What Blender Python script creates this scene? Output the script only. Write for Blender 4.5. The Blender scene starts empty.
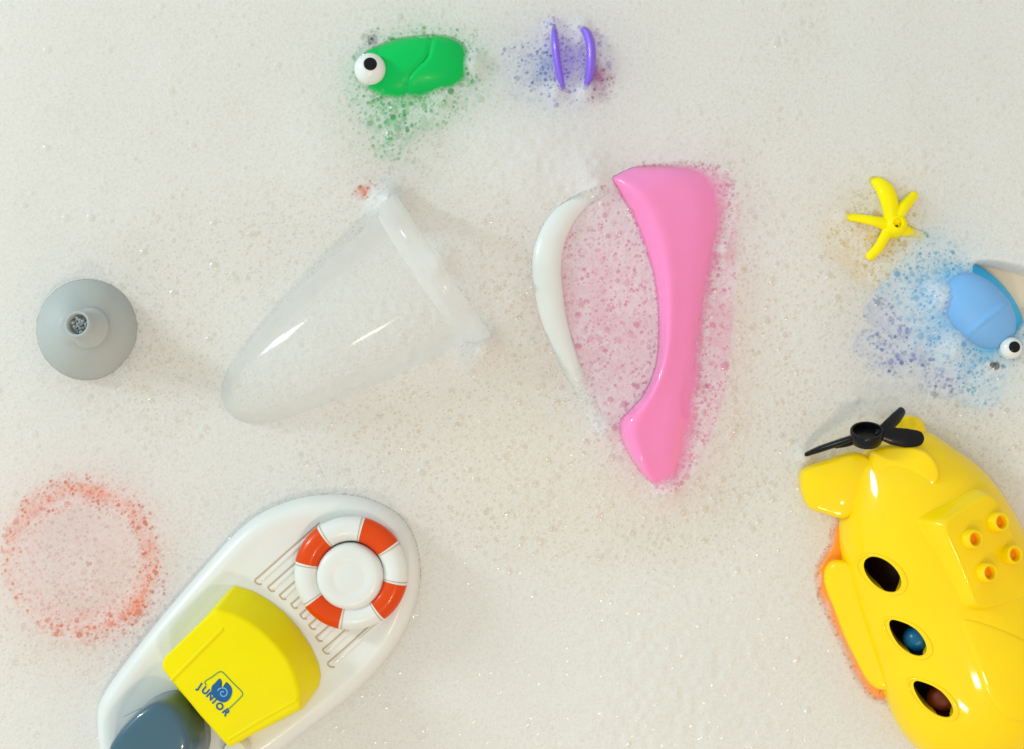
import bpy, bmesh, math, random
import numpy as np
from mathutils import Vector, Matrix
from mathutils.bvhtree import BVHTree

random.seed(7)
rng = np.random.default_rng(7)
sc = bpy.context.scene
COL = sc.collection
S = 1.0 / 1600.0            # metres per unit of modelling (about 0.6 mm)
D = 1024 * 50 / 36.0        # camera height in the same units

def W(px, py, z=0.0):
    k = (D - z) / D
    return Vector(((px - 512) * k, -(py - 374.5) * k, z))

# ------------------------------------------------------------------ materials
def newmat(name):
    m = bpy.data.materials.new(name); m.use_nodes = True
    nt = m.node_tree; nt.nodes.clear()
    out = nt.nodes.new('ShaderNodeOutputMaterial')
    return m, nt, out

def plastic(name, col, rough=0.28, coat=0.3, sss=0.0, var=0.04, bump=0.15, spec=.3):
    m, nt, out = newmat(name)
    b = nt.nodes.new('ShaderNodeBsdfPrincipled')
    nt.links.new(b.outputs[0], out.inputs[0])
    b.inputs['Roughness'].default_value = rough
    b.inputs['Coat Weight'].default_value = coat * .35
    b.inputs['Specular IOR Level'].default_value = spec
    b.inputs['Coat Roughness'].default_value = 0.06
    if sss:
        b.inputs['Subsurface Weight'].default_value = sss
        b.inputs['Subsurface Radius'].default_value = (1, .6, .4)
        b.inputs['Subsurface Scale'].default_value = 0.006
    tc = nt.nodes.new('ShaderNodeTexCoord')
    n = nt.nodes.new('ShaderNodeTexNoise'); n.inputs['Scale'].default_value = 45; n.inputs['Detail'].default_value = 4
    nt.links.new(tc.outputs['Object'], n.inputs['Vector'])
    mx = nt.nodes.new('ShaderNodeMix'); mx.data_type = 'RGBA'
    mx.inputs['A'].default_value = (*[c * (1 - var) for c in col], 1)
    mx.inputs['B'].default_value = (*[min(1, c * (1 + var)) for c in col], 1)
    nt.links.new(n.outputs['Fac'], mx.inputs['Factor'])
    nt.links.new(mx.outputs['Result'], b.inputs['Base Color'])
    n2 = nt.nodes.new('ShaderNodeTexNoise'); n2.inputs['Scale'].default_value = 900; n2.inputs['Detail'].default_value = 3
    nt.links.new(tc.outputs['Object'], n2.inputs['Vector'])
    rr = nt.nodes.new('ShaderNodeMapRange'); rr.inputs['To Min'].default_value = rough * .8; rr.inputs['To Max'].default_value = rough * 1.25
    nt.links.new(n.outputs['Fac'], rr.inputs['Value']); nt.links.new(rr.outputs[0], b.inputs['Roughness'])
    bp = nt.nodes.new('ShaderNodeBump'); bp.inputs['Strength'].default_value = bump; bp.inputs['Distance'].default_value = 0.0002
    nt.links.new(n2.outputs['Fac'], bp.inputs['Height']); nt.links.new(bp.outputs[0], b.inputs['Normal'])
    return m

M = {}
M['white'] = plastic('white_plastic', (.74, .74, .72), .3, .3)
M['groove_shade'] = plastic('groove_shade_tan', (.50, .40, .28), .5, .0)  # tan for the warm shadow in the deck grooves; ring seams share it
M['orange_red'] = plastic('orange_red_plastic', (.70, .058, .0), .25, .3, spec=.18)
M['lemon'] = plastic('lemon_plastic', (.84, .71, .0), .42, .0, spec=.12)
M['slate'] = plastic('slate_blue_plastic', (.045, .11, .16), .3, 1.6)
M['sub'] = plastic('warm_yellow_plastic', (.97, .65, .0), .3, 1.4, spec=.08)
M['sub_low'] = plastic('hull_glow_and_stud_orange', (1.0, .28, .0), .35, .2)  # orange of light through the sunken yellow hull, as colour; also stud holes
M['black'] = plastic('black_plastic', (.004, .004, .005), .25, .1, spec=.22)
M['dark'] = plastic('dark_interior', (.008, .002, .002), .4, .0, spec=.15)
M['blue_glow'] = plastic('blue_glow_colour', (.0, .11, .26), .3, .3)
M['red_glow'] = plastic('red_glow_colour', (.13, .018, .003), .5, .0)
M['pink'] = plastic('pink_plastic', (.98, .25, .56), .24, 2.8, sss=.3)
M['hotpink'] = plastic('pink_floor', (.98, .24, .50), .35, .2)
M['grey'] = plastic('grey_rubber', (.42, .445, .435), .5, .05)
M['granule'] = plastic('grey_granule', (.30, .34, .36), .3, .3)
M['green'] = plastic('green_plastic', (.0, .52, .10), .32, .1, spec=.15)
M['blue'] = plastic('sky_blue_plastic', (.03, .46, .85), .35, .2, spec=.2)
M['periwinkle'] = plastic('pale_blue_plastic', (.19, .44, .82), .42, .1)
M['navy'] = plastic('deep_blue_plastic', (.06, .16, .62), .35, .2)
M['purple'] = plastic('violet_plastic', (.25, .13, .80), .3, .3)
M['magenta'] = plastic('magenta_plastic', (.38, .0, .30), .3, .3)
M['star'] = plastic('starfish_yellow', (.95, .80, .0), .3, .1, spec=.15)
M['amber'] = plastic('amber_plastic', (.88, .58, .02), .35, .2)
M['brownhole'] = plastic('brown_hole', (.20, .07, .01), .4, .1)
M['eye'] = plastic('eye_white', (.76, .78, .76), .25, .3)
M['orange'] = plastic('ring_orange', (1.0, .16, .0), .35, .2)
M['salmon'] = plastic('salmon_plastic', (.75, .30, .20), .4, .1)
M['logo_blue'] = plastic('print_blue', (.005, .10, .28), .5, .0)
M['logo_green'] = plastic('print_green', (.08, .30, .10), .5, .0)
M['cup_band'] = plastic('cup_band_red', (.90, .40, .32), .4, .1)

def clear_mat(name='clear_plastic', h0=.20, h1=.52, hi_gloss=.4):
    m, nt, out = newmat(name)
    tr = nt.nodes.new('ShaderNodeBsdfTransparent'); tr.inputs[0].default_value = (.997, .998, .997, 1)
    gl = nt.nodes.new('ShaderNodeBsdfGlossy'); gl.inputs['Roughness'].default_value = .085
    dd = nt.nodes.new('ShaderNodeBsdfDiffuse'); dd.inputs[0].default_value = (.95, .96, .95, 1)
    dt = nt.nodes.new('ShaderNodeBsdfTranslucent'); dt.inputs[0].default_value = (.95, .96, .95, 1)
    df = nt.nodes.new('ShaderNodeMixShader'); nt.links.new(dd.outputs[0], df.inputs[1]); nt.links.new(dt.outputs[0], df.inputs[2])
    a = nt.nodes.new('ShaderNodeMixShader'); b = nt.nodes.new('ShaderNodeMixShader')
    fr = nt.nodes.new('ShaderNodeFresnel'); fr.inputs['IOR'].default_value = 1.4
    lw = nt.nodes.new('ShaderNodeMath'); lw.operation = 'MULTIPLY'; nt.links.new(fr.outputs[0], lw.inputs[0]); lw.inputs[1].default_value = hi_gloss
    lw2 = nt.nodes.new('ShaderNodeLayerWeight'); lw2.inputs['Blend'].default_value = .35
    mr = nt.nodes.new('ShaderNodeMapRange'); mr.inputs['To Min'].default_value = h0; mr.inputs['To Max'].default_value = h1
    nt.links.new(lw2.outputs['Facing'], mr.inputs['Value'])
    nt.links.new(mr.outputs[0], a.inputs[0]); nt.links.new(tr.outputs[0], a.inputs[1]); nt.links.new(df.outputs[0], a.inputs[2])
    nt.links.new(lw.outputs[0], b.inputs[0]); nt.links.new(a.outputs[0], b.inputs[1]); nt.links.new(gl.outputs[0], b.inputs[2])
    nt.links.new(b.outputs[0], out.inputs[0])
    return m
M['clear'] = clear_mat()
M['cloudy'] = clear_mat('cloudy_plastic', .35, .8, .4)

# ------------------------------------------------------------------ object helpers
def thing(name, label, cat, loc, group=None):
    o = bpy.data.objects.new(name, None); COL.objects.link(o)
    o.empty_display_size = .01
    o.location = Vector(loc) * S
    o['label'] = label; o['category'] = cat
    if group: o['group'] = group
    o['_o'] = 1
    del o['_o']
    ORI[o.name] = Vector(loc)
    return o
ORI = {}
SOLID = []       # objects that the foam lies on

def part(name, geo, mat, parent=None, label=None, sub=0, solid=True, smooth=True, ang=40, bevel=0):
    v, f = geo
    base = ORI.get(parent.name, Vector((0, 0, 0))) if parent else Vector((0, 0, 0))
    me = bpy.data.meshes.new(name)
    me.from_pydata([tuple((Vector(p) - base) * S) for p in v], [], f)
    bm = bmesh.new(); bm.from_mesh(me); bmesh.ops.recalc_face_normals(bm, faces=bm.faces); bm.to_mesh(me); bm.free()
    me.materials.append(M[mat] if isinstance(mat, str) else mat)
    o = bpy.data.objects.new(name, me); COL.objects.link(o)
    if parent:
        o.parent = parent
    ORI[o.name] = base
    if smooth:
        me.shade_smooth()
        if ang: me.set_sharp_from_angle(angle=math.radians(ang))
    if bevel:
        b = o.modifiers.new('bevel', 'BEVEL'); b.width = bevel * S; b.segments = 3; b.limit_method = 'ANGLE'; b.angle_limit = math.radians(35)
        b.harden_normals = False
    if sub:
        s = o.modifiers.new('subsurf', 'SUBSURF'); s.levels = sub; s.render_levels = sub
    if label: o['label'] = label
    if solid: SOLID.append(o)
    return o

def merge(*geos):
    V, F = [], []
    for v, f in geos:
        n = len(V); V += [Vector(p) for p in v]; F += [tuple(i + n for i in q) for q in f]
    return V, F

def smooth_closed(pts, n=8):
    out = []; N = len(pts)
    for i in range(N):
        p0, p1, p2, p3 = [Vector(pts[(i + j - 1) % N]) for j in range(4)]
        for k in range(n):
            t = k / n
            out.append(.5 * ((2 * p1) + (-p0 + p2) * t + (2 * p0 - 5 * p1 + 4 * p2 - p3) * t * t + (-p0 + 3 * p1 - 3 * p2 + p3) * t ** 3))
    return out

def smooth_open(pts, n=8):
    pts = [Vector(p) for p in pts]
    P = [2 * pts[0] - pts[1]] + pts + [2 * pts[-1] - pts[-2]]
    out = []
    for i in range(1, len(P) - 2):
        p0, p1, p2, p3 = P[i - 1], P[i], P[i + 1], P[i + 2]
        for k in range(n):
            t = k / n
            out.append(.5 * ((2 * p1) + (-p0 + p2) * t + (2 * p0 - 5 * p1 + 4 * p2 - p3) * t * t + (-p0 + 3 * p1 - 3 * p2 + p3) * t ** 3))
    out.append(pts[-1]); return out

def rings(R, cap0=True, cap1=True, dome=True):
    """loft closed rings of equal length"""
    n = len(R[0]); V = []; F = []
    for r in R: V += [Vector(p) for p in r]
    for i in range(len(R) - 1):
        for j in range(n):
            k = (j + 1) % n
            F.append((i * n + j, i * n + k, (i + 1) * n + k, (i + 1) * n + j))
    if cap0:
        c = sum((Vector(p) for p in R[0]), Vector()) / n; V.append(c); m = len(V) - 1
        F += [((j + 1) % n, j, m) for j in range(n)]
    if cap1:
        c = sum((Vector(p) for p in R[-1]), Vector()) / n; V.append(c); m = len(V) - 1; b = (len(R) - 1) * n
        F += [(b + j, b + (j + 1) % n, m) for j in range(n)]
    return V, F

def inset(poly, d):
    """poly of Vector (x,y,z); move inwards by d in the plane"""
    n = len(poly)
    area = sum(poly[i].x * poly[(i + 1) % n].y - poly[(i + 1) % n].x * poly[i].y for i in range(n))
    sg = 1 if area > 0 else -1
    out = []
    for i in range(n):
        t = poly[(i + 1) % n] - poly[i - 1]; t.z = 0
        if t.length < 1e-9: out.append(poly[i].copy()); continue
        t.normalize()
        out.append(poly[i] + Vector((-t.y, t.x, 0)) * d * sg)
    return out

def slab(pts, z0, levels, n=6, closed=True, zslope=None):
    """pts in picture coordinates placed at height z0, levels = [(inset, z)]"""
    poly = [W(p[0], p[1], z0) for p in pts]
    if n: poly = smooth_closed(poly, n)
    R = []
    for d, z in levels:
        q = inset(poly, d)
        R.append([Vector((p.x, p.y, z + (zslope(p) if zslope else 0))) for p in q])
    return rings(R)

def ell(c, r, rz=0, tilt=(0, 0), nu=40, nv=24, sq=1.0):
    c = Vector(c); V = []; F = []
    mt = Matrix.Rotation(math.radians(rz), 3, 'Z') @ Matrix.Rotation(math.radians(tilt[1]), 3, 'Y') @ Matrix.Rotation(math.radians(tilt[0]), 3, 'X')
    pw = lambda a: math.copysign(abs(a) ** sq, a)
    for i in range(1, nv):
        th = math.pi * i / nv
        for j in range(nu):
            ph = 2 * math.pi * j / nu
            V.append(c + mt @ Vector((r[0] * pw(math.sin(th)) * pw(math.cos(ph)), r[1] * pw(math.sin(th)) * pw(math.sin(ph)), r[2] * pw(math.cos(th)))))
    V.append(c + mt @ Vector((0, 0, r[2]))); V.append(c + mt @ Vector((0, 0, -r[2])))
    for i in range(nv - 2):
        for j in range(nu):
            k = (j + 1) % nu
            F.append((i * nu + j, (i + 1) * nu + j, (i + 1) * nu + k, i * nu + k))
    t, b = len(V) - 2, len(V) - 1
    for j in range(nu):
        k = (j + 1) % nu
        F.append((j, k, t)); F.append(((nv - 2) * nu + k, (nv - 2) * nu + j, b))
    return V, F

def tube(path, rad, n=16, flat=1.0, up=Vector((0, 0, 1)), closed=False, round_ends=True):
    """rad: scalar or list; flat scales the radius along 'up'"""
    P = [Vector(p) for p in path]; N = len(P)
    rd = [rad] * N if not hasattr(rad, '__len__') else list(np.interp(np.linspace(0, 1, N), np.linspace(0, 1, len(rad)), rad))
    R = []
    for i in range(N):
        a = P[(i + 1) % N] if (closed or i < N - 1) else P[i]; b = P[i - 1] if (closed or i > 0) else P[i]
        t = (a - b).normalized(); s = t.cross(up)
        if s.length < 1e-6: s = Vector((1, 0, 0))
        s.normalize(); u = s.cross(t).normalized()
        ring = lambda c, r: [c + s * r * math.cos(2 * math.pi * j / n) + u * r * flat * math.sin(2 * math.pi * j / n) for j in range(n)]
        if round_ends and not closed and i == 0:
            for q in (80, 60, 35): R.append(ring(P[i] - t * rd[i] * math.sin(math.radians(q)) * .9, rd[i] * math.cos(math.radians(q))))
        R.append(ring(P[i], rd[i]))
        if round_ends and not closed and i == N - 1:
            for q in (35, 60, 80): R.append(ring(P[i] + t * rd[i] * math.sin(math.radians(q)) * .9, rd[i] * math.cos(math.radians(q))))
    if closed:
        v, f = rings(R, False, False); m = len(R)
        for j in range(n):
            k = (j + 1) % n
            f.append(((m - 1) * n + j, (m - 1) * n + k, k, j))
        return v, f
    return rings(R)

def lathe(c, axis, prof, n=56, cap0=False, cap1=False):
    """prof = [(s, r)] along axis from c"""
    c = Vector(c); a = Vector(axis).normalized()
    s = a.cross(Vector((0, 0, 1)))
    if s.length < 1e-4: s = Vector((1, 0, 0))
    s.normalize(); u = s.cross(a)
    R = [[c + a * d + (s * math.cos(2 * math.pi * j / n) + u * math.sin(2 * math.pi * j / n)) * r for j in range(n)] for d, r in prof]
    return rings(R, cap0, cap1)

def mound(px, py, ztop, rx, ry, depth=26, rz=0, lump=.12, seed=1, pw=1.7):
    r_ = random.Random(seed); ph = [r_.uniform(0, 6.28) for _ in range(4)]
    c = W(px, py, 0); a = math.radians(rz); V = []; F = []; nr, na = 14, 48
    for i in range(nr + 1):
        r = i / nr
        for j in range(na):
            t = 2 * math.pi * j / na
            w = 1 + lump * (math.sin(2 * t + ph[0]) + .7 * math.sin(3 * t + ph[1]) + .5 * math.sin(5 * t + ph[2]))
            u, v = rx * r * w * math.cos(t), ry * r * w * math.sin(t)
            V.append(Vector((c.x + u * math.cos(a) - v * math.sin(a), c.y + u * math.sin(a) + v * math.cos(a), ztop - depth * r ** pw)))
    for i in range(nr):
        for j in range(na):
            q = (j + 1) % na; F.append((i * na + j, i * na + q, (i + 1) * na + q, (i + 1) * na + j))
    n0 = len(V)
    for j in range(na): p = V[nr * na + j]; V.append(Vector((p.x, p.y, ztop - depth - 6)))
    for j in range(na):
        q = (j + 1) % na; F.append((nr * na + j, nr * na + q, n0 + q, n0 + j))
    F.append(tuple(range(n0, n0 + na)))
    return V, F

def bvh_of(o):
    dg = bpy.context.evaluated_depsgraph_get(); dg.update()
    e = o.evaluated_get(dg); me = e.to_mesh()
    base = ORI[o.name]
    v = [Vector(x.co) / S + base for x in me.vertices]; f = [tuple(p.vertices) for p in me.polygons]
    e.to_mesh_clear()
    return BVHTree.FromPolygons(v, f)

def topz(b, x, y):
    h = b.ray_cast(Vector((x, y, 400)), Vector((0, 0, -1)))
    return h[0].z if h[0] else None

# ------------------------------------------------------------------ white boat
deck = 20
boat = thing('toy_boat', 'white toy boat with yellow cab and orange and white life ring', 'toy boat', W(260, 640, -20))
hull_px = [(96, 722), (104, 692), (150, 630), (200, 571), (245, 524), (283, 503), (322, 495), (362, 498), (396, 514), (414, 540),
           (420, 575), (414, 610), (394, 650), (358, 690), (312, 727), (270, 758), (230, 785), (180, 805), (130, 800), (103, 765)]
hull = part('hull', slab(hull_px, 10, [(8, -26), (2, -12), (0, 4), (2, 12), (6, 18), (12, 21.3), (18, 21.4), (24, 20.3), (30, deck)], 8), 'white', boat, ang=60)
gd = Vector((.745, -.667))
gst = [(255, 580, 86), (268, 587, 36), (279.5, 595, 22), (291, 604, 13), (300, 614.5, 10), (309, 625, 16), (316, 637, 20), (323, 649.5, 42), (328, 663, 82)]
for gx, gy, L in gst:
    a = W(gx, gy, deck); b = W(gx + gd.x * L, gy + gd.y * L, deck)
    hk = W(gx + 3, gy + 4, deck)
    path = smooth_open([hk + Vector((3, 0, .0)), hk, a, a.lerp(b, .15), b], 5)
    part('groove_shade', tube(path, .9, 8, .7), 'groove_shade', boat, solid=False)  # raised tan strip, the groove's shadow put into its colour
    off = W(gx + 4.5, gy + 3.2, deck) - a
    part('deck_rib', tube([a + off * .75 + (b - a) * .06, b + off * .75], 1.8, 8, .6), 'white', boat, solid=False)
# cab
cb = [(234.5, 584), (254, 590), (271, 600), (286, 612), (300, 628), (312, 646), (320, 664), (322, 676), (320, 686), (303, 709), (268, 727), (233, 740), (204, 716), (178, 690), (170, 676), (172, 660), (196, 630), (216, 604)]
ct = [(216, 609), (234, 615), (248, 622), (262, 632), (276, 646), (287, 660), (294, 675), (298, 688), (299, 696), (301, 708), (266, 727), (229, 748), (200, 715), (176, 685), (161, 667), (164, 657), (188, 634), (205, 618)]
zr = 66
B = [W(x, y, deck) for x, y in cb]; T = [W(x, y, zr) for x, y in ct]
def dens(P, n=3):
    out = []
    for i in range(len(P)):
        for k in range(n): out.append(P[i].lerp(P[(i + 1) % len(P)], k / n))
    return out
Rg = []
Bd, Td = dens(B), dens(T)
for t, e in ((0, 0), (.3, .5), (.6, .8), (.88, .3)):
    Rg.append([b.lerp(c, t) + Vector((0, 0, e)) for b, c in zip(Bd, Td)])
Rg.append([Vector(p) for p in Td])
cab = part('cab', rings(Rg), 'lemon', boat, ang=0, bevel=3.2)
part('roof_ridge', tube([W(222, 629, zr - .2), W(172, 679, zr - .2)], 1.8, 10, .7), 'lemon', boat, solid=False)
part('roof_ridge', tube([W(296, 700, zr - .4), W(262, 719, zr - .4), W(229, 739, zr - .4)], 1.8, 10, .7), 'lemon', boat, solid=False)
# print on the roof
def text_geo(ch, size):
    cu = bpy.data.curves.new('t', 'FONT'); cu.body = ch; cu.size = size; cu.align_x = 'CENTER'; cu.align_y = 'CENTER'; cu.extrude = .12; cu.offset = .36
    o = bpy.data.objects.new('t', cu); COL.objects.link(o)
    dg = bpy.context.evaluated_depsgraph_get()
    me = bpy.data.meshes.new_from_object(o.evaluated_get(dg))
    g = ([v.co.copy() for v in me.vertices], [tuple(p.vertices) for p in me.polygons])
    bpy.data.objects.remove(o); bpy.data.curves.remove(cu); bpy.data.meshes.remove(me)
    return g
def place(g, c, ang):
    m = Matrix.Rotation(math.radians(ang), 3, 'Z')
    return [c + m @ Vector(p) for p in g[0]], g[1]
LT = [('J', 199.8, 686.5, -32), ('U', 205.2, 691, -40), ('N', 210.4, 696.5, -45), ('I', 214.6, 701.3, -47), ('O', 219.4, 706.6, -50), ('R', 225.8, 712.4, -54)]
part('lettering', merge(*[place(text_geo(c, 9.2), W(x, y, zr + .35), a) for c, x, y, a in LT]), 'logo_blue', boat, solid=False, smooth=False, label='dark blue lettering JUNIOR printed on the yellow roof')
fr = smooth_open([W(*p, zr + .25) for p in [(206, 685), (205, 681.5), (212, 677), (218, 672.6), (221, 671.8), (224, 673.5), (233, 683), (241.5, 691.5), (242.3, 695), (240, 698), (234, 704), (228, 709.5)]], 6)
em = [(215, 683), (219.5, 678.5), (222, 681.5), (219.6, 685), (222.5, 687.2), (225.5, 684.5), (226.5, 682), (231, 686.5), (232.3, 692), (230, 698.5), (225, 702.3), (219, 701), (213, 696), (211.3, 690.5), (212, 686)]
emb = slab(em, zr, [(0, zr - .3), (0, zr + .35)], 4)
part('emblem', merge(tube(fr, .55, 6, .5)), 'logo_green', boat, solid=False, label='dark green rounded square outline printed on the yellow roof')
part('emblem', emb, 'logo_blue', boat, solid=False, label='solid blue letter b mark inside the printed square')
sp = [W(223.0 + (1.2 + 4.6 * t) * math.cos(t * 8 + 1), 693.0 - (1.2 + 4.6 * t) * math.sin(t * 8 + 1), zr + .55) for t in np.linspace(0, 1, 24)]
part('emblem', tube(sp, .5, 6, .4), 'periwinkle', boat, solid=False, label='pale swirl line in the blue b mark')
# life ring
rc = W(351, 573, 33); rk = (D - 33) / D; R0, R1 = 44.5 * rk, 12.2 * rk
def arc(a0, a1, rr, n=30, closed=False):
    pts = [rc + Vector((R0 * math.cos(math.radians(a)), R0 * math.sin(math.radians(a)), 0)) for a in np.linspace(a0, a1, n, endpoint=not closed)]
    return tube(pts, rr, 24, .85, closed=closed, round_ends=False)
lr = part('life_ring', arc(0, 360, R1, 96, True), 'white', boat)
lr_c = (55, 147, 237, 327)
for a in lr_c:
    o = part('band', arc(a - 20.5, a + 20.5, R1 + .5), 'orange_red', lr, ang=60, label='orange red band of the life ring')
    for e in (-23.5, 23.5):
        part('seam', arc(a + e - .6, a + e + .6, R1 + .3, 3), 'groove_shade', lr, solid=False)
hub = [(0, 33.6), (8, 33.8), (13, 33.6), (16.5, 32.4), (18.6, 29.8), (19.4, 26.5), (19.6, 18), (19.2, 17), (19.4, 14), (19.6, 6)]
part('hub_disc', lathe(W(352, 574, deck), (0, 0, 1), [(s * 1.25, r * rk) for s, r in hub], 64, True, True), 'white', boat)
# chimney block in slate
sb = [(113, 752), (122, 728), (141, 708), (160, 694), (179, 690), (194, 698), (206, 713), (211, 732), (208, 752), (195, 775), (160, 795), (125, 785)]
st = [(108, 756), (114, 738), (127, 722), (142, 708), (157, 701), (173, 705), (185, 719), (192, 736), (191, 754), (181, 778), (150, 800), (116, 790)]
Bs = smooth_closed([W(x, y, deck) for x, y in sb], 6); Ts = smooth_closed([W(x, y, 66) for x, y in st], 6)
cs = sum(Ts, Vector()) / len(Ts)
Rg = [[b.lerp(t, k) for b, t in zip(Bs, Ts)] for k in (0, .3, .6, .85)]
for k, z in ((.99, 64), (.965, 68), (.92, 71), (.84, 73), (.7, 74), (.5, 74.6), (.25, 75)):
    Rg.append([Vector((cs.x + (t.x - cs.x) * k, cs.y + (t.y - cs.y) * k, z)) for t in Ts])
part('funnel', rings(Rg), 'slate', boat, ang=0, label='slate blue rounded funnel behind the yellow cab')
part('peg', lathe(W(238, 748, deck), (0, 0, 1), [(0, 13), (14, 13), (18, 11), (19, 7)], 32, False, True), 'white', boat)

# ------------------------------------------------------------------ yellow submarine
sub = thing('toy_submarine', 'yellow toy submarine with black propeller and three dark portholes, floating on its side', 'toy submarine', W(950, 600, -30))
ax = Vector((.38, -.925, 0)); bx = Vector((.925, .38, 0)); zc = 4
def C(s): return W(886 + .38 * s, 440 + .925 * s, zc)
prof = [(2, 10, 10), (3, 30, 26), (6, 40, 34), (12, 46, 40), (28, 55, 48), (50, 71, 58), (80, 84, 66), (130, 92, 71), (200, 95, 75), (250, 99, 76), (278, 97, 74), (300, 88, 68), (318, 72, 56), (330, 52, 40), (336, 30, 24), (339, 10, 8)]
Rg = []
for s, w, h in prof:
    c = C(s); ring = []
    for j in range(64):
        t = 2 * math.pi * j / 64
        ring.append(c + bx * w * math.cos(t) + Vector((0, 0, h * math.sin(t) * (1.0 if math.sin(t) > 0 else .7))))
    Rg.append(ring)
bodyg = rings(Rg)
body = part('body', bodyg, 'sub', sub, sub=2, ang=0)
bb = bvh_of(body)
# portholes: cut pockets and line them
def ring_pts(px, py, z, a, b, ang, n=40, pinch=0.0):
    c = W(px, py, z); A = math.radians(-ang); out = []
    k = (D - z) / D
    for j in range(n):
        t = 2 * math.pi * j / n
        u, v = a * k * math.cos(t), b * k * math.sin(t) * (1 - pinch * max(0, -math.cos(t)))
        out.append(c + Vector((u * math.cos(A) - v * math.sin(A), u * math.sin(A) + v * math.cos(A), 0)))
    return out
PH = [(882.5, 574.5, 21, 14, 40, 0), (907.5, 637.5, 22.5, 12.5, 42, .25), (933, 699, 23.5, 12, 40, .2)]
lean = Vector((.22, .05, -1)).normalized()   # pocket goes down and inwards
cut = []
for px, py, a, b, g, pn in PH:
    c0 = W(px, py, 60); z = topz(bb, c0.x, c0.y); c0 = W(px, py, z); z = topz(bb, c0.x, c0.y)
    rp = ring_pts(px, py, z, a, b, g, pinch=pn)
    R = [[p - lean * 26 for p in rp], [p + lean * 75 for p in rp]]
    v, f = rings(R)
    me = bpy.data.meshes.new('cutter'); me.from_pydata([tuple((p - ORI[body.name]) * S) for p in v], [], f)
    bm = bmesh.new(); bm.from_mesh(me); bmesh.ops.recalc_face_normals(bm, faces=bm.faces); bm.to_mesh(me); bm.free()
    me.materials.append(M['sub'])
    co = bpy.data.objects.new('cutter', me); COL.objects.link(co); co.parent = sub
    cut.append((co, rp, z))
    md = body.modifiers.new('b', 'BOOLEAN'); md.operation = 'DIFFERENCE'; md.object = co; md.solver = 'EXACT'
dg = bpy.context.evaluated_depsgraph_get(); dg.update()
nm = bpy.data.meshes.new_from_object(body.evaluated_get(dg))
body.modifiers.clear(); body.data = nm; nm.name = 'body'
nm.shade_smooth(); nm.set_sharp_from_angle(angle=math.radians(38))
for i, (co, rp, z) in enumerate(cut):
    bpy.data.objects.remove(co)
    cen = sum(rp, Vector()) / len(rp)
    top = []
    for p in rp:
        q = cen + (p - cen) * 1.02; zz = topz(bb, q.x, q.y); top.append(Vector((q.x, q.y, zz)))
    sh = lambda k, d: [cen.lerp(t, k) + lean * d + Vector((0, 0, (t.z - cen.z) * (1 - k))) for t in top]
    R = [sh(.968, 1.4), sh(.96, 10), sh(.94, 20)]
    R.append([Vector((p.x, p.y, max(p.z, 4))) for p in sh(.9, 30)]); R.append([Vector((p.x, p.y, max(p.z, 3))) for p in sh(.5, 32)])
    ph = part('porthole', rings(R, False, True), 'dark', sub, solid=False, label=['dark empty oval porthole nearest the propeller', 'middle porthole with a blue ball added for the glow inside', 'porthole nearest the nose with a dull red ball added for the glow inside'][i])
    part('rim', tube([t + Vector((0, 0, .3)) for t in [cen + (t - cen) * 1.09 for t in top]], 1.6, 10, .6, closed=True), 'sub', ph, solid=False)
    if i == 1:
        part('ball', ell(cen + lean * 22 + bx * 8 + ax * 10, (14, 14, 14)), 'blue_glow', ph, solid=False)  # ball added in place of the blue reflected glow
    if i == 2:
        part('ball', ell(cen + lean * 26 + bx * 8 + ax * 10, (15, 15, 15)), 'red_glow', ph, solid=False)  # ball added in place of the dull red glow
# side float
sf = [(838, 562), (829, 572), (829, 588), (838, 612), (848, 638), (860, 663), (871, 683), (882, 692), (896, 690), (902, 680), (896, 655), (882, 625), (866, 590), (856, 566)]
part('side_fin', slab(sf, 20, [(6, -14), (1, -4), (0, 8), (0, 17), (1.5, 20.5), (4.5, 22), (7, 22)], 6, zslope=lambda p: .30 * (p.x - 345 + (p.y + 200) * .42)), 'sub', sub, ang=60)
# tail fins
lf = [(803, 478), (808, 469), (830, 460), (858, 452), (876, 470), (866, 500), (846, 518), (826, 514), (812, 509), (805, 495)]
part('tail_fin', slab(lf, 22, [(5, -6), (0, 4), (0, 20), (1.5, 24), (4, 25.5)], 6, zslope=lambda p: .18 * (p.x - 320)), 'sub', sub, ang=60)
rf = [(880, 452), (900, 446), (918, 448), (930, 453), (938, 463), (941, 476), (937, 486), (929, 491), (900, 488), (880, 475)]
part('tail_fin', slab(rf, 62, [(4, 20), (0, 34), (0, 52), (1.5, 56), (4, 57.5)], 6, zslope=lambda p: .38 * (p.x - 398)), 'sub', sub, ang=60)
uf = [(890, 440), (893, 426), (902, 418), (915, 416), (924, 421), (929, 434), (930, 447), (915, 462), (896, 462)]
part('tail_fin', slab(uf, 16, [(4, -16), (0, -4), (0, 10), (3, 16), (7, 18)], 6), 'sub', sub, ang=60)
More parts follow.
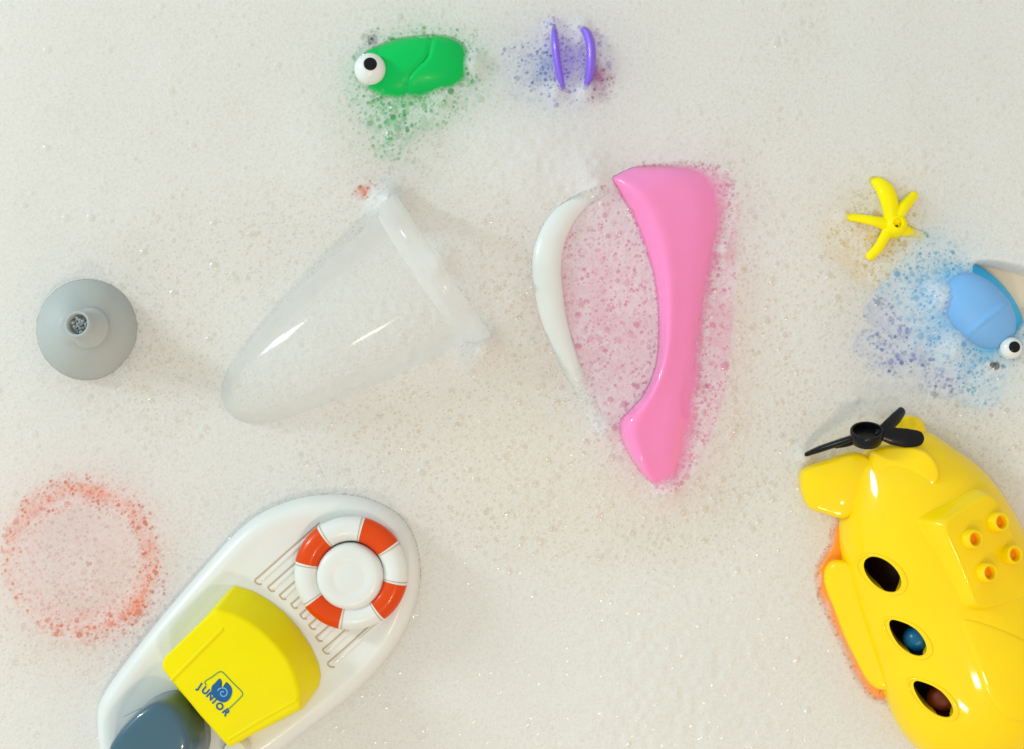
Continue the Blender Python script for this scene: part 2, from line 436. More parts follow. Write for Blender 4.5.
# stud plate
pc = W(985, 548, 78)
n = Vector((.34, .10, .93)).normalized()
ea = (ax - n * ax.dot(n)).normalized(); eb = n.cross(ea); eb = eb if eb.x > 0 else -eb
def pl(px, py):
    """ray from the camera through the pixel to the plate plane"""
    o = Vector((0, 0, D)); d = W(px, py, 0) - o
    t = (pc - o).dot(n) / d.dot(n); return o + d * t
pp = smooth_closed([pl(*p) for p in [(948, 522), (963, 511), (980, 500), (990, 497.5), (998, 504), (1008, 525), (1020, 552), (1030, 578), (1028, 592), (1010, 600), (990, 605), (976, 601), (968, 582), (957, 555), (947, 532)]], 4)
cen = sum(pp, Vector()) / len(pp)
grow = lambda k, d: [cen + (p - cen) * k + n * d for p in pp]
part('stud_plate', rings([grow(1.26, -34), grow(1.13, -12), grow(1.05, -2.5), grow(1.02, -.7), grow(.97, 0)]), 'sub', sub, ang=70)
for i, (px, py) in enumerate([(973, 538), (999, 521), (1012.5, 553.5), (987.5, 571.5)]):
    c = pl(px, py); c = c - (n * 9 - n * 0) * .0
    base = c - Vector((4, 1, 0))
    v, f = lathe(base - n * 2, n, [(0, 10.6), (2, 9.6), (11.5, 9.0), (12.8, 8.2), (13, 7.2), (12.4, 6.2), (8, 5.9), (5.5, 5.6)], 32, False, True)
    st = part('stud', (v, f), 'sub', sub, ang=70, solid=False)
    part('stud_hole', lathe(base + n * 4.0, n, [(0, 5.6), (.2, 3), (.3, 1)], 24, False, True), 'sub_low', st, solid=False)
# nose panel
npx = [(962, 622), (985, 624), (1024, 640), (1070, 668), (1060, 715), (1024, 722), (1002, 713), (985, 690), (972, 655)]
pts = []
for x, y in npx:
    p = W(x, y, 70); z = topz(bb, p.x, p.y); z = z if z is not None else 20
    p = W(x, y, z); pts.append(Vector((p.x, p.y, z)))
pts = smooth_closed(pts, 5); cen = sum(pts, Vector()) / len(pts)
def drape(k, d):
    out = []
    for p in pts:
        q = cen + (p - cen) * k; z = topz(bb, q.x, q.y); out.append(Vector((q.x, q.y, (z if z is not None else 15) + d)))
    return out
part('nose_panel', rings([drape(1.0, -2), drape(1.0, .1), drape(.97, .9), drape(.9, 1.4), drape(.8, 1.4), drape(.6, 1.4), drape(.4, 1.4), drape(.2, 1.4)]), 'sub', sub, ang=0, solid=False)
# sunken hull edge: orange glow of light through yellow plastic put into its colour
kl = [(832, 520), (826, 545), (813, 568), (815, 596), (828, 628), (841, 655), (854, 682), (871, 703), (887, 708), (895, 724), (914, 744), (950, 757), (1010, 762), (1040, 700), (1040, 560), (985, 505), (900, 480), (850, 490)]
part('hull_glow', slab(kl, 0, [(0, -32), (1, -20), (3, -9), (6, -4), (10, 0), (18, 0)], 5), 'sub_low', sub, ang=60, solid=True, label='sunken edge of the yellow hull, coloured orange for the light glowing through it')
# propeller
hc = W(867, 431, 52); ha = Vector((-.08, .86, .50)).normalized()
prop = part('propeller', lathe(hc - ha * 17, ha, [(5, 14), (10, 15.5), (17, 16), (18.2, 15.3), (18.2, 13.4), (12, 12.5), (11, 4)], 40, True, True), 'black', sub, solid=False, ang=50, label='black three bladed propeller on the tail')
def blade(path, rad, flat, up=Vector((0, 0, 1))): return tube(smooth_open(path, 6), rad, 18, flat, up=up)
part('blade', blade([W(880, 434, 50), W(892, 436, 50), W(906, 438, 50), W(917, 438.5, 49)], [5, 8.5, 9.3, 8], .3), 'black', prop, solid=False)
part('blade', blade([W(880, 432, 44), W(888, 426, 38), W(896, 418, 28), W(902, 411, 18)], [5, 6.2, 6, 4.5], .5), 'black', prop, solid=False)
part('blade', blade([W(856, 437, 44), W(838, 443, 34), W(820, 449, 22), W(807, 454, 11)], [3.4, 3.6, 3.4, 2.4], 1.6), 'black', prop, solid=False)
part('blade', blade([W(856, 442, 42), W(846, 445, 36), W(836, 447, 30)], [2.2, 2.0, 1.6], 1.2), 'black', prop, solid=False)

# ------------------------------------------------------------------ pink toy
pk = thing('moulded_toy', 'pink moulded toy with a curved white rim, half sunk in foam', 'bath toy', W(640, 320, -25))
po = [(612, 177), (630, 169), (652, 167), (676, 168), (702, 176), (716, 190), (720, 210), (718, 240), (711, 275), (705, 310), (701, 342), (698, 380), (693, 420),
      (685, 455), (677, 480), (665, 487), (650, 476), (634, 456), (621, 432), (623, 421), (637, 405), (650, 388), (658, 360), (661, 330), (660, 300), (654, 268), (645, 235), (632, 206), (618, 188)]
pv = [W(x, y, 8) for x, y in po]; pv = smooth_closed(pv, 6)
# grid surface: height from a ridge near the left side, sloping to the right
def pinkz(p, d, z):
    return z
Lx = smooth_open([W(*q, 8) for q in [(611, 176), (623, 193), (637, 216), (648, 245), (656, 275), (660, 310), (660, 345), (655, 372), (645, 394), (632, 410), (621, 424), (626, 447), (643, 475), (662, 494)]], 5)
Rx = smooth_open([W(*q, 8) for q in [(632, 166), (682, 165), (712, 175), (722, 198), (718, 240), (711, 275), (705, 310), (701, 342), (698, 370), (695, 400), (691, 425), (687, 455), (681, 480), (671, 495)]], 5)
secs = []; NS = len(Lx)
for i in range(NS):
    a, b = Lx[i], Rx[i]; t = i / (NS - 1)
    end = min(1, math.sin(math.pi * min(max(t * 1.02 + .0, 0), 1)) * 3.0) ** .6
    sink = -8 * max(0, (t - .74) / .26) ** 1.2
    ring = []
    for u, h in ((-.10, -22), (-.05, -8), (0, 4), (.03, 11), (.075, 17), (.13, 20.6), (.20, 21.5), (.36, 17.5), (.55, 14.5), (.70, 12), (.82, 7), (.92, 1.5), (1.0, -2), (1.10, -7), (1.26, -18), (1.28, -26)):
        p = a.lerp(b, u); ring.append(Vector((p.x, p.y, h * (end if h > -6 else 1) * (1.0) + (sink if h > -6 else 0))))
    secs.append(ring)
part('wall', rings(secs), 'pink', pk, sub=1, ang=0)
fl = [(608, 178), (585, 192), (562, 214), (550, 245), (550, 290), (564, 345), (590, 405), (612, 440), (640, 475), (664, 492), (684, 490), (712, 440), (730, 380), (736, 310), (740, 240), (742, 200), (725, 172), (690, 160), (640, 162)]
part('floor', slab(fl, -10, [(3, -34), (0, -30), (5, -25), (12, -24), (22, -22)], 5), 'hotpink', pk, ang=60, label='pink floor of the toy just under the bubbles')
wr = smooth_open([W(*q, 8) for q in [(606, 190), (585, 199), (566, 214), (553, 236), (547, 262), (549, 292), (556, 325), (567, 355), (580, 385), (593, 410), (606, 434)]], 6)
for i, p in enumerate(wr):
    t = i / (len(wr) - 1); p.z = -12 + 14.5 * math.sin(math.pi * min(1, t * 1.15 + .05)) ** .6 if t * 1.15 + .05 < 1 else -12
part('rim', tube(wr, [5, 9, 13, 15, 14.5, 12, 10, 8, 6], 24, .62), 'white', pk, label='white curved rim of the pink toy')

# ------------------------------------------------------------------ clear cup
cup = thing('clear_cup', 'transparent plastic cup lying on its side in the foam', 'cup', W(340, 330, -30))
apx = W(226, 411, -8); axd = (W(431, 274, -8) - apx); axd.normalize(); axd = (axd + Vector((0, 0, .03))).normalized()
pr = [(0, 1), (2, 9), (6, 17), (13, 25), (24, 32.5), (40, 39), (60, 45), (85, 51.5), (115, 58), (150, 64.5), (190, 70), (222, 74), (240, 76.5)]
part('cup_wall', lathe(apx, axd, pr, 180), 'clear', cup, solid=False, ang=50)
part('rim', lathe(apx + axd * 225, axd, [(12, 76), (15, 78), (18, 82), (20, 86), (23, 88.6), (28, 89.8), (34, 90), (38, 88.8), (40, 86), (39, 84)], 160), 'cloudy', cup, solid=False, ang=50)
# ------------------------------------------------------------------ grey dome
gd_ = thing('squeeze_bulb', 'round grey rubber bulb with a short open spout at left', 'bath toy', W(91, 331, -30))
c = W(90.5, 330, 0)
part('bulb', lathe(W(90.5, 330, -10) , Vector((-.04, .03, 1)), [(-22, 40), (-12, 48), (-2, 51), (8, 51), (18, 48.5), (27, 44), (34, 38.5), (40, 32), (44.5, 25), (47, 20), (50, 16.5), (54, 14)], 72, True, True), 'grey', gd_, ang=0, sub=1)
sd = Vector((-.16, .13, 1)).normalized(); s0 = W(86, 327, 45)
part('spout', lathe(s0, sd, [(-6, 20), (0, 16.5), (5, 14.2), (12, 13.2), (17, 13.2), (19, 12.4), (19.4, 11.2), (18.6, 10.2), (14, 9.6), (10, 9)], 48, False, True), 'grey', gd_, ang=60)
gr = []
for k in range(46):
    r = 8 * math.sqrt(random.random()); a = random.random() * 6.28
    gr.append(ell(s0 + sd * (11.5 + random.random() * 3.5) + Vector((r * math.cos(a), r * math.sin(a), 0)), [random.uniform(.9, 1.9)] * 3, nu=8, nv=6))
part('suds_plug', merge(*gr), 'granule', gd_, solid=False)

# ------------------------------------------------------------------ bugs
def eye(parent, px, py, z, r, pr_, pd, tilt=(0, 0, 1), label=None):
    c = W(px, py, z)
    e = part('eye', ell(c, (r, r, r * .9), nu=40, nv=24), 'eye', parent, label=label)
    d = Vector(tilt).normalized()
    part('pupil', lathe(c + d * r * pd, d, [(-2, pr_), (.2, pr_), (.9, pr_ * .9), (1.3, pr_ * .6)], 28, False, True), 'black', e)
    return e
def shell(cx, cy, z, rx, ry, rz, A, crease, gdep, gw, step=0, pw=2.4, depth=30):
    """oval back of a bug with a curved crease pressed into it; crease given in picture coordinates"""
    c = W(cx, cy, z); cr = smooth_open([W(x, y, z) for x, y in crease], 8)
    a = math.radians(rz); V = []; F = []; nr, na = 36, 96
    k = (D - z) / D
    for i in range(nr + 1):
        r = i / nr
        for j in range(na):
            t = 2 * math.pi * j / na
            ex = 2 / pw
            u = rx * k * r * math.copysign(abs(math.cos(t)) ** ex, math.cos(t)); v = ry * k * r * math.copysign(abs(math.sin(t)) ** ex, math.sin(t))
            p = Vector((c.x + u * math.cos(a) - v * math.sin(a), c.y + u * math.sin(a) + v * math.cos(a), 0))
            best = 1e9; side = 1
            for m in range(len(cr) - 1):
                e = cr[m + 1] - cr[m]; q = p - cr[m]; tt = max(0, min(1, (q.x * e.x + q.y * e.y) / (e.x * e.x + e.y * e.y)))
                dx, dy = q.x - e.x * tt, q.y - e.y * tt; dd = math.hypot(dx, dy)
                if dd < best: best = dd; side = 1 if e.x * q.y - e.y * q.x > 0 else -1
            h = A * (1 - r ** 2.4) ** .62
            h += -gdep * math.exp(-(best / gw) ** 2) * (1 if side > 0 else .5) + step * side * (1 - math.exp(-best / 3)) * math.exp(-best / 14) * (1 - r ** 4)
            V.append(Vector((p.x, p.y, z + h)))
    for i in range(nr):
        for j in range(na):
            q = (j + 1) % na
            F.append((i * na + j, i * na + q, (i + 1) * na + q, (i + 1) * na + j))
    n0 = len(V)                                  # underside
    for j in range(na): V.append(Vector((c.x + (V[nr * na + j].x - c.x) * .9, c.y + (V[nr * na + j].y - c.y) * .9, z - 8)))
    for j in range(na):
        q = (j + 1) % na; F.append((nr * na + j, nr * na + q, n0 + q, n0 + j))
    F.append(tuple(range(n0, n0 + na)))
    return V, F
gb = thing('toy_bug', 'green toy bug with one bulging eye up and one under suds', 'toy bug', W(415, 70, -30))
part('body', mound(417, 72, 5, 78, 54, 30, rz=6, lump=.03, seed=2), 'green', gb)
part('back', shell(416, 68, -6, 56, 31.5, 8, 21, [(432, 36), (430.5, 50), (428, 60), (422, 67), (413, 76), (408, 85), (407, 98)], 3.2, 2.6, 1.6), 'green', gb, ang=0)
part('face', ell(W(380, 71, -6), (20, 25, 16), rz=8), 'green', gb)
for k, q in enumerate([(380, 104, -4, 26), (394, 120, -5, 24), (388, 138, -7, 20), (440, 100, -5, 24), (470, 80, -5, 22), (375, 36, -9, 16), (420, 40, -4, 22)]):
    part('foot', mound(q[0], q[1], q[2], q[3], q[3] * .9, 24, seed=k), 'green', gb)
eye(gb, 370, 69, 12, 15.6, 6.6, .84, (.12, .18, 1))
eye(gb, 373, 43, -14, 11, 5.5, .84, (.05, .1, 1), 'second eye almost covered by bubbles')
bb_ = thing('toy_bug', 'pale blue toy bug beside the gap in the foam at the right', 'toy bug', W(975, 315, -30))
part('body', mound(979, 312, 7, 66, 42, 26, rz=-50, lump=.02, seed=3, pw=2.2), 'blue', bb_)
part('skirt', mound(950, 316, -6, 88, 62, 24, rz=-60, seed=4), 'blue', bb_, label='blue sunken skirt around the body')
for k, q in enumerate([(905, 330, -13), (893, 312, -15), (925, 360, -12), (952, 382, -13), (900, 362, -14), (912, 285, -16), (880, 345, -17)]):
    part('foot', mound(q[0], q[1], q[2], 24, 22, 22, seed=k + 10), 'navy', bb_, label='deep blue sunken foot')
part('wing', shell(978, 311, -6, 44, 30, -47, 22, [(1012, 300), (994, 309), (983, 316), (972, 325), (962, 337), (955, 350)], -2.2, 2.4, 1.5, pw=2.15), 'periwinkle', bb_, label='pale blue wing case', ang=0)
eye(bb_, 1011, 348, 5, 10.8, 5.6, .84, (.05, .1, 1))
eye(bb_, 992, 366, -18, 9.5, 5, .84, (.05, .1, 1), 'second eye almost covered by bubbles')

# ------------------------------------------------------------------ starfish
sf_ = thing('toy_starfish', 'small yellow toy starfish with a hole at its centre', 'toy starfish', W(893, 226, -20))
arms = [([(892, 224, 2), (890, 205, 7), (886, 192, 6), (879, 184, 1), (871, 181, -4)], [7, 8.5, 9, 7, 4.5]),
        ([(894, 222, 2), (902, 209, 7), (908, 202, 5), (914, 195, 2)], [7, 5.8, 5.6, 4.2]),
        ([(890, 225, 2), (874, 221, 5), (860, 218.5, 3), (848, 217, 1)], [6.5, 5, 4.2, 3.5]),
        ([(890, 228, 2), (884, 238, 3), (878, 248, 2), (870, 256, 0)], [6.5, 5.2, 5, 4.6]),
        ([(897, 228, 1), (906, 231, -3), (914, 234, -8), (922, 236, -12)], [7, 6, 5, 4])]
for pth, rd in arms:
    part('arm', tube(smooth_open([W(*p) for p in pth], 6), rd, 18, .8), 'star', sf_)
part('body', lathe(W(893.5, 226, -4), (.05, .1, 1), [(-4, 13), (4, 12.5), (12, 10), (15, 7.5), (15.5, 5.2), (14, 4.2), (8, 4)], 36, True, True), 'star', sf_)
part('hole', lathe(W(894.5, 226.5, 6.5), (.05, .1, 1), [(0, 4.0), (.4, 2)], 20, False, True), 'brownhole', sf_)
part('web', mound(880, 230, -6, 56, 48, 24, seed=6), 'amber', sf_, label='amber sunken underside under the arms')

# ------------------------------------------------------------------ purple clip
pc_ = thing('hair_clip', 'violet curved clip with two thin prongs showing above the foam', 'clip', W(573, 62, -20))
def bowl(cx, cy):
    pass
part('prong', tube(smooth_open([W(*p) for p in [(553.5, 28, -3), (555, 42, 4), (557, 60, 5), (560, 76, 4), (563.5, 91, -4)]], 6), [2.4, 3.6, 3.8, 3.4, 2.2], 12, 1.6), 'purple', pc_)
part('prong', tube(smooth_open([W(*p) for p in [(580, 29, -5), (586.5, 33, 1), (590.5, 45, 5), (591, 60, 6), (589.5, 75, 4), (585, 90, -4)]], 6), [2.6, 4.2, 4.8, 4.8, 4.2, 2.4], 12, 1.5), 'purple', pc_)
part('plate', mound(572, 62, -3, 40, 52, 22, seed=7), 'purple', pc_, label='violet sunken plate between the prongs')
part('plate', mound(546, 66, -5, 42, 42, 24, seed=8), 'navy', pc_, label='deep blue sunken plate left of the prongs')
part('plate', mound(597, 76, -1, 18, 34, 22, rz=8, seed=9), 'magenta', pc_, label='magenta sunken plate right of the prongs')

# ------------------------------------------------------------------ orange ring, red knob
og = thing('toy_ring', 'large orange ring sunk in the foam, showing only through bubbles', 'ring', W(86, 557, -30))
rp = []
for j in range(80):
    a = 2 * math.pi * j / 80
    z = -7.5 + 3.5 * math.cos(a - math.radians(80)) * (1 if math.cos(a - math.radians(80)) > 0 else .9) + 3.5 * math.exp(-((math.degrees(a) - 325) / 25) ** 2) - 6 * math.exp(-((math.degrees(a) - 215) / 50) ** 2)
    q = W(83 + 71 * math.cos(a), 560 - 71 * math.sin(a), z); rp.append(q)
pro = [(-19, -20), (-11, -9), (-5, -2), (0, 0), (5, -2), (11, -9), (19, -20), (10, -24), (-10, -24)]
rr_ = []
for q in rp:
    d_ = (q - W(83, 560, 0)); d_.z = 0; d_.normalize(); rr_.append([q + d_ * u + Vector((0, 0, v)) for u, v in pro])
rr_.append(rr_[0])
part('band', rings(rr_, False, False), 'orange', og)
part('floor', mound(83, 560, -26, 76, 76, 9, lump=.0), 'salmon', og, label='salmon coloured sunken middle of the ring')
rk_ = thing('toy_bead', 'small red bead peeping through the bubbles above the clear cup', 'bead', W(365, 190, -25))
part('ball', mound(365, 190, -2, 13, 13, 18), 'orange', rk_)
part('stem', lathe(W(365, 190, -26), (0, 0, 1), [(0, 4), (14, 4)], 20, True, True), 'orange', rk_)


# ------------------------------------------------------------------ water

def flat_sheet(name, z, half, m):
    me = bpy.data.meshes.new(name)
    me.from_pydata([(-half * S, -half * S, z * S), (half * S, -half * S, z * S), (half * S, half * S, z * S), (-half * S, half * S, z * S)], [], [(0, 1, 2, 3)])
    me.materials.append(m); o = bpy.data.objects.new(name, me); COL.objects.link(o); o['kind'] = 'structure'; return o
wm, nt, out = newmat('milky_water')
b = nt.nodes.new('ShaderNodeBsdfPrincipled'); nt.links.new(b.outputs[0], out.inputs[0])
b.inputs['Base Color'].default_value = (.86, .74, .58, 1); b.inputs['Roughness'].default_value = .12
n1 = nt.nodes.new('ShaderNodeTexNoise'); n1.inputs['Scale'].default_value = 25
tc = nt.nodes.new('ShaderNodeTexCoord'); nt.links.new(tc.outputs['Object'], n1.inputs['Vector'])
bp = nt.nodes.new('ShaderNodeBump'); bp.inputs['Distance'].default_value = .002; bp.inputs['Strength'].default_value = .2
nt.links.new(n1.outputs['Fac'], bp.inputs['Height']); nt.links.new(bp.outputs[0], b.inputs['Normal'])
flat_sheet('water', -32, 1500, wm)

# ------------------------------------------------------------------ foam
G = 0.9
X0, X1, Y0, Y1 = -600, 600, -460, 460
nx = int((X1 - X0) / G) + 1; ny = int((Y1 - Y0) / G) + 1
xs = X0 + G * np.arange(nx); ys = Y0 + G * np.arange(ny)
XX, YY = np.meshgrid(xs, ys)
PX = XX + 512; PY = 374.5 - YY                     # picture-like coordinates on the foam sheet

def vnoise(scale, seed):
    r = np.random.default_rng(seed)
    gx, gy = int((X1 - X0) / scale) + 4, int((Y1 - Y0) / scale) + 4
    g = r.random((gy, gx))
    fx = (XX - X0) / scale; fy = (YY - Y0) / scale
    ix = fx.astype(int); iy = fy.astype(int); tx = fx - ix; ty = fy - iy
    tx = tx * tx * tx * (tx * (tx * 6 - 15) + 10); ty = ty * ty * ty * (ty * (ty * 6 - 15) + 10)
    return (g[iy, ix] * (1 - tx) + g[iy, ix + 1] * tx) * (1 - ty) + (g[iy + 1, ix] * (1 - tx) + g[iy + 1, ix + 1] * tx) * ty

H = 5 * (vnoise(170, 1) - .5) + 2 * (vnoise(70, 2) - .5) + .5 * (vnoise(26, 3) - .5)
for hx_, hy_, hr_, ha_ in [(394, 206, 15, 34), (384, 200, 12, 14), (484, 345, 15, 30), (474, 356, 14, 16), (400, 330, 60, 7), (320, 370, 50, 5), (545, 165, 60, 6), (525, 290, 20, 5), (535, 350, 20, 4), (236, 590, 10, 4), (690, 690, 120, 5), (590, 175, 20, 6), (474, 64, 11, 9), (440, 98, 14, 5), (942, 298, 13, 12), (955, 345, 14, 7), (666, 490, 14, 9), (556, 92, 9, 5), (586, 92, 9, 6), (583, 27, 7, 5), (553, 27, 7, 5), (724, 250, 9, 4), (700, 400, 12, 5), (440, 262, 14, 10), (805, 457, 9, 6), (842, 217, 7, 4), (596, 190, 14, 6), (604, 428, 12, 6), (131, 372, 14, 6)]:
    H += ha_ * np.exp(-(((PX - hx_) ** 2 + (PY - hy_) ** 2) / hr_ ** 2)) * (1 + .25 * (vnoise(7, int(hx_)) - .5))
# coarse-bubble zones (cx, cy, rx, ry, weight)
Z = [(450, 430, 110, 45, 1.0), (540, 500, 110, 60, 1.0), (520, 310, 60, 110, .9), (395, 120, 50, 50, 1.1), (270, 230, 110, 60, .55), (725, 330, 40, 160, 1.1),
     (610, 330, 60, 110, .9), (180, 380, 70, 60, .5), (80, 640, 110, 40, .5), (90, 560, 90, 90, .35), (880, 300, 90, 90, .6), (760, 420, 80, 100, .5), (980, 440, 60, 70, .5),
     (560, 60, 60, 60, .5), (420, 80, 80, 60, .6), (150, 300, 60, 120, .3), (640, 540, 80, 60, .4), (860, 240, 60, 50, .5), (680, 500, 60, 50, .9), (980, 430, 60, 60, .4)]
dens_map = .10 + .16 * vnoise(80, 5)
for cx, cy, rx, ry, w in Z:
    dens_map += w * .55 * np.exp(-(((PX - cx) / rx) ** 2 + ((PY - cy) / ry) ** 2))
for cx, cy, rx, ry, w in [(540, 150, 70, 50, .5), (690, 660, 130, 90, .3), (120, 80, 160, 90, .15), (520, 690, 100, 70, .2)]:
    dens_map -= w * .4 * np.exp(-(((PX - cx) / rx) ** 2 + ((PY - cy) / ry) ** 2))
dens_map = np.clip(dens_map, .02, 1)
glint = np.zeros_like(H); clear = np.zeros_like(H); dome = np.zeros_like(H)

def stamp(n, rmin, rmax, power, cmin, cmax, use_density, hk, thr=9):
    bx_ = rng.uniform(X0 + 12, X1 - 12, n); by_ = rng.uniform(Y0 + 12, Y1 - 12, n)
    rr = rmin + (rmax - rmin) * rng.random(n) ** power
    cc = rng.uniform(cmin, cmax, n)
    ii = ((bx_ - X0) / G).astype(int); jj = ((by_ - Y0) / G).astype(int)
    if use_density:
        keep = rng.random(n) < dens_map[jj, ii] ** use_density
    else:
        keep = np.ones(n, bool)
    for x, y, r, c, i, j in zip(bx_[keep], by_[keep], rr[keep], cc[keep], ii[keep], jj[keep]):
        w = int(r / G) + 2
        sl = (slice(j - w, j + w + 1), slice(i - w, i + w + 1))
        d2 = ((XX[sl] - x) ** 2 + (YY[sl] - y) ** 2) / (r * r)
        m = np.clip(1 - d2, 0, 1)
        dome[sl] = np.maximum(dome[sl], hk * r * np.sqrt(m))
        e = np.clip((1 - d2) / .45, 0, 1)
        if c > thr: glint[sl] = np.maximum(glint[sl], (m > 0) * 1.0); dome[sl] = np.maximum(dome[sl], .8 * r * np.sqrt(m))
        clear[sl] = np.maximum(clear[sl], c * e)
stamp(170000, .8, 1.7, 1.3, .0, .5, 0, .4, .49)
stamp(190000, 1.0, 2.4, 2.2, .1, .90, .6, .4, .885)
stamp(9000, 2.4, 4.6, 2.3, .5, .95, 1.4, .4, .75)
H = H + dome * (.18 + .42 * np.clip(dens_map * 1.4, 0, 1))

# the open patch of water at the right, beside the blue bug
hole = [(976, 268), (985, 263), (1010, 266), (1034, 273), (1058, 284), (1060, 320), (1028, 319), (1018, 328), (1008, 330), (996, 308), (984, 288)]
hp = [(p.x, p.y) for p in smooth_closed([Vector((x - 512, 374.5 - y, 0)) for x, y in hole], 5)]
mi = (XX > 430) & (YY > 20) & (YY < 140)
hx, hy = XX[mi], YY[mi]; dist = np.full(hx.shape, 1e9); ins = np.zeros(hx.shape, bool)
for k in range(len(hp)):
    (ax_, ay_), (bx2, by2) = hp[k], hp[(k + 1) % len(hp)]
    ex, ey = bx2 - ax_, by2 - ay_
    t = np.clip(((hx - ax_) * ex + (hy - ay_) * ey) / (ex * ex + ey * ey + 1e-9), 0, 1)
    dist = np.minimum(dist, np.hypot(hx - ax_ - t * ex, hy - ay_ - t * ey))
    cr = ((ay_ > hy) != (by2 > hy)) & (hx < ex * (hy - ay_) / (ey + 1e-12) + ax_)
    ins ^= cr
sd_ = np.where(ins, -dist, dist)          # negative inside
drop = np.clip((3.5 - sd_) / 7, 0, 1); drop = drop * drop * (3 - 2 * drop)
lip = 1.5 * np.exp(-((sd_ - 6) / 4) ** 2)
Hh = H[mi]; H[mi] = Hh * (1 - drop) + (-42) * drop + lip * (sd_ > 0)

# thickness of the foam above whatever lies under it
T = np.full(H.shape, 34.0)
dgraph = bpy.context.evaluated_depsgraph_get(); dgraph.update()
down = Vector((0, 0, -1))
for o in SOLID:
    b_ = bvh_of(o)
    e = o.evaluated_get(dgraph); bbx = [Vector(c) / S + ORI[o.name] for c in e.bound_box]
    xa, xb = min(p.x for p in bbx), max(p.x for p in bbx); ya, yb = min(p.y for p in bbx), max(p.y for p in bbx)
    i0, i1 = max(0, int((xa - X0) / G)), min(nx, int((xb - X0) / G) + 2)
    j0, j1 = max(0, int((ya - Y0) / G)), min(ny, int((yb - Y0) / G) + 2)
    rc_ = b_.ray_cast
    for j in range(j0, j1):
        y = ys[j]; Tr = T[j]; Hr = H[j]
        for i in range(i0, i1):
            h = rc_(Vector((xs[i], y, 300)), down)[0]
            if h is not None:
                t = Hr[i] - h.z
                if t < Tr[i]: Tr[i] = t
free = T > 33.9
under = T < -1.5
patch = .65 + .7 * vnoise(16, 21) * (.7 + .6 * vnoise(5, 22))
edge = np.exp(-(T / 4.0) ** 2)                      # suds climb a little over whatever they touch
lift = edge * (dome * 1.3 + 3.2 * vnoise(7, 51) * vnoise(19, 52))
H = H + lift; T = T + lift
under = T < -4
T = np.clip(T, 0, 34)
T = np.where(free, T, np.clip(T * patch, 0, 34))
grain = .9 + .2 * rng.random(T.shape)
thin = np.clip((dens_map - .22) * 1.5 + .25 * (vnoise(45, 31) - .5), 0, 1)
cf = np.minimum(clear, .48 + .44 * np.clip(dens_map * 1.6, 0, 1))
cover_free = (1 - np.exp(-(34 * (1 - cf) * grain) / 6.0)) * (1 - .30 * thin * (.75 + .5 * vnoise(3.2, 77)))
cover_obj = 1 - np.exp(-(T * (1 - clear) * grain) / 5.5)
wo = np.clip((27 - T) / 11, 0, 1); wo = wo * wo * (3 - 2 * wo)
cover = cover_free * (1 - wo) + cover_obj * wo
cover = np.where(under, 1, cover)

verts = np.stack([XX, YY, H], -1).reshape(-1, 3) * S
idx = np.arange(nx * ny).reshape(ny, nx)
# leave out the sheet wherever it is deep under the open water
q = np.stack([idx[:-1, :-1], idx[:-1, 1:], idx[1:, 1:], idx[1:, :-1]], -1).reshape(-1, 4)
hz = H.reshape(-1)[q].max(1)
q = q[hz > -38]
me = bpy.data.meshes.new('foam')
me.vertices.add(len(verts)); me.vertices.foreach_set('co', verts.astype(np.float32).ravel())
me.loops.add(len(q) * 4); me.loops.foreach_set('vertex_index', q.astype(np.int32).ravel())
me.polygons.add(len(q)); me.polygons.foreach_set('loop_start', (np.arange(len(q)) * 4).astype(np.int32))
me.polygons.foreach_set('loop_total', np.full(len(q), 4, np.int32))
me.update(calc_edges=True); me.validate(); me.shade_smooth()
at = me.attributes.new('cover', 'FLOAT', 'POINT'); at.data.foreach_set('value', cover.astype(np.float32).ravel())
at = me.attributes.new('glint', 'FLOAT', 'POINT'); at.data.foreach_set('value', glint.astype(np.float32).ravel())
foam = bpy.data.objects.new('foam', me); COL.objects.link(foam)
foam['kind'] = 'stuff'; foam['label'] = 'white bath foam of tiny bubbles floating on the water'; foam['category'] = 'foam'

fm, nt, out = newmat('soap_foam')
L = nt.links.new; N = nt.nodes.new
tc = N('ShaderNodeTexCoord')
vo = N('ShaderNodeTexVoronoi'); vo.inputs['Scale'].default_value = 1 / (2.6 * S); L(tc.outputs['Object'], vo.inputs['Vector'])
no = N('ShaderNodeTexNoise'); no.inputs['Scale'].default_value = 1 / (1.6 * S); no.inputs['Detail'].default_value = 2; L(tc.outputs['Object'], no.inputs['Vector'])
ad = N('ShaderNodeMath'); ad.operation = 'MULTIPLY_ADD'; L(vo.outputs['Distance'], ad.inputs[0]); ad.inputs[1].default_value = -1.0; L(no.outputs['Fac'], ad.inputs[2])
bp = N('ShaderNodeBump'); bp.inputs['Strength'].default_value = .10; bp.inputs['Distance'].default_value = .9 * S; L(ad.outputs[0], bp.inputs['Height'])
pb = N('ShaderNodeBsdfPrincipled'); pb.inputs['Base Color'].default_value = (.895, .90, .91, 1); pb.inputs['Roughness'].default_value = .45; pb.inputs['Specular IOR Level'].default_value = .06
L(bp.outputs[0], pb.inputs['Normal'])
tl = N('ShaderNodeBsdfTranslucent'); tl.inputs[0].default_value = (.9, .9, .88, 1)
m1 = N('ShaderNodeMixShader'); m1.inputs[0].default_value = .36; L(pb.outputs[0], m1.inputs[1]); L(tl.outputs[0], m1.inputs[2])
trn = N('ShaderNodeBsdfTransparent')
at = N('ShaderNodeAttribute'); at.attribute_name = 'cover'
v2 = N('ShaderNodeTexVoronoi'); v2.inputs['Scale'].default_value = 1 / (3.4 * S); L(tc.outputs['Object'], v2.inputs['Vector'])
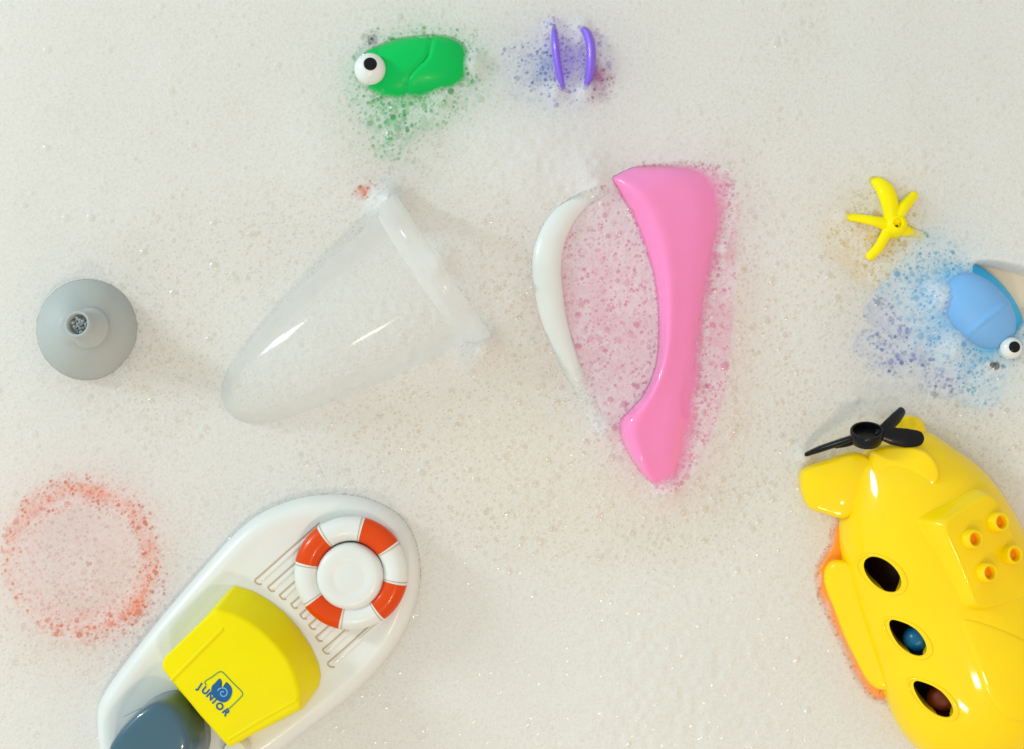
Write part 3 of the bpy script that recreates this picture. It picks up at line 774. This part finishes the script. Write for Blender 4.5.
r2 = N('ShaderNodeMapRange'); r2.inputs['From Min'].default_value = .15; r2.inputs['From Max'].default_value = .6; r2.inputs['To Min'].default_value = .92; r2.inputs['To Max'].default_value = 1.0
L(v2.outputs['Distance'], r2.inputs['Value'])
cm = N('ShaderNodeMath'); cm.operation = 'MULTIPLY'; L(at.outputs['Fac'], cm.inputs[0]); L(r2.outputs[0], cm.inputs[1])
m2 = N('ShaderNodeMixShader'); L(cm.outputs[0], m2.inputs[0]); L(trn.outputs[0], m2.inputs[1]); L(m1.outputs[0], m2.inputs[2])
gl = N('ShaderNodeBsdfGlossy'); gl.inputs['Roughness'].default_value = .12; L(bp.outputs[0], gl.inputs['Normal'])
m3 = N('ShaderNodeMixShader'); ag = N('ShaderNodeAttribute'); ag.attribute_name = 'glint'
mg = N('ShaderNodeMath'); mg.operation = 'MULTIPLY'; L(ag.outputs['Fac'], mg.inputs[0]); mg.inputs[1].default_value = .06; L(mg.outputs[0], m3.inputs[0]); L(m2.outputs[0], m3.inputs[1]); L(gl.outputs[0], m3.inputs[2])
L(m3.outputs[0], out.inputs[0])
me.materials.append(fm)

# ------------------------------------------------------------------ light and camera
def area(name, loc, size, power, col, size_y=None):
    l = bpy.data.lights.new(name, 'AREA'); l.energy = power; l.color = col
    l.shape = 'RECTANGLE' if size_y else 'SQUARE'; l.size = size
    if size_y: l.size_y = size_y
    o = bpy.data.objects.new(name, l); COL.objects.link(o); o.location = loc
    o.rotation_euler = (-Vector(loc)).to_track_quat('-Z', 'Y').to_euler()
    return o
area('window_light', (-1.75, .72, .70), .16, 15, (.86, .97, 1.0), .5)
area('ceiling_lamp', (-.14, -.92, 1.15), .16, 2.6, (1.0, .86, .68), .07)
area('warm_lamp', (.22, -.56, 1.15), .10, 2.2, (1.0, .74, .48), .06)
w = bpy.data.worlds.new('World'); sc.world = w; w.use_nodes = True
nt = w.node_tree; L = nt.links.new; N = nt.nodes.new
tc = N('ShaderNodeTexCoord'); dp = N('ShaderNodeVectorMath'); dp.operation = 'DOT_PRODUCT'
L(tc.outputs['Generated'], dp.inputs[0]); dp.inputs[1].default_value = (-.9, .35, .15)
mr = N('ShaderNodeMapRange'); mr.inputs['From Min'].default_value = -.9; mr.inputs['From Max'].default_value = .9
L(dp.outputs['Value'], mr.inputs['Value'])
mx = N('ShaderNodeMix'); mx.data_type = 'RGBA'; L(mr.outputs[0], mx.inputs['Factor'])
mx.inputs['A'].default_value = (.68, .56, .46, 1); mx.inputs['B'].default_value = (.60, .80, .83, 1)
L(mx.outputs['Result'], nt.nodes['Background'].inputs[0]); nt.nodes['Background'].inputs[1].default_value = 1.02

cam = bpy.data.cameras.new('camera'); co = bpy.data.objects.new('camera', cam); COL.objects.link(co)
co.location = (0, 0, D * S); cam.lens = 50; cam.sensor_width = 36; cam.clip_end = 50; cam.clip_start = .01
sc.camera = co
sc.view_settings.view_transform = 'Standard'; sc.view_settings.look = 'None'; sc.view_settings.exposure = .11; sc.view_settings.gamma = 1
sc.cycles.transparent_max_bounces = 16; sc.cycles.max_bounces = 8; sc.cycles.diffuse_bounces = 4
sc.cycles.use_denoising = True
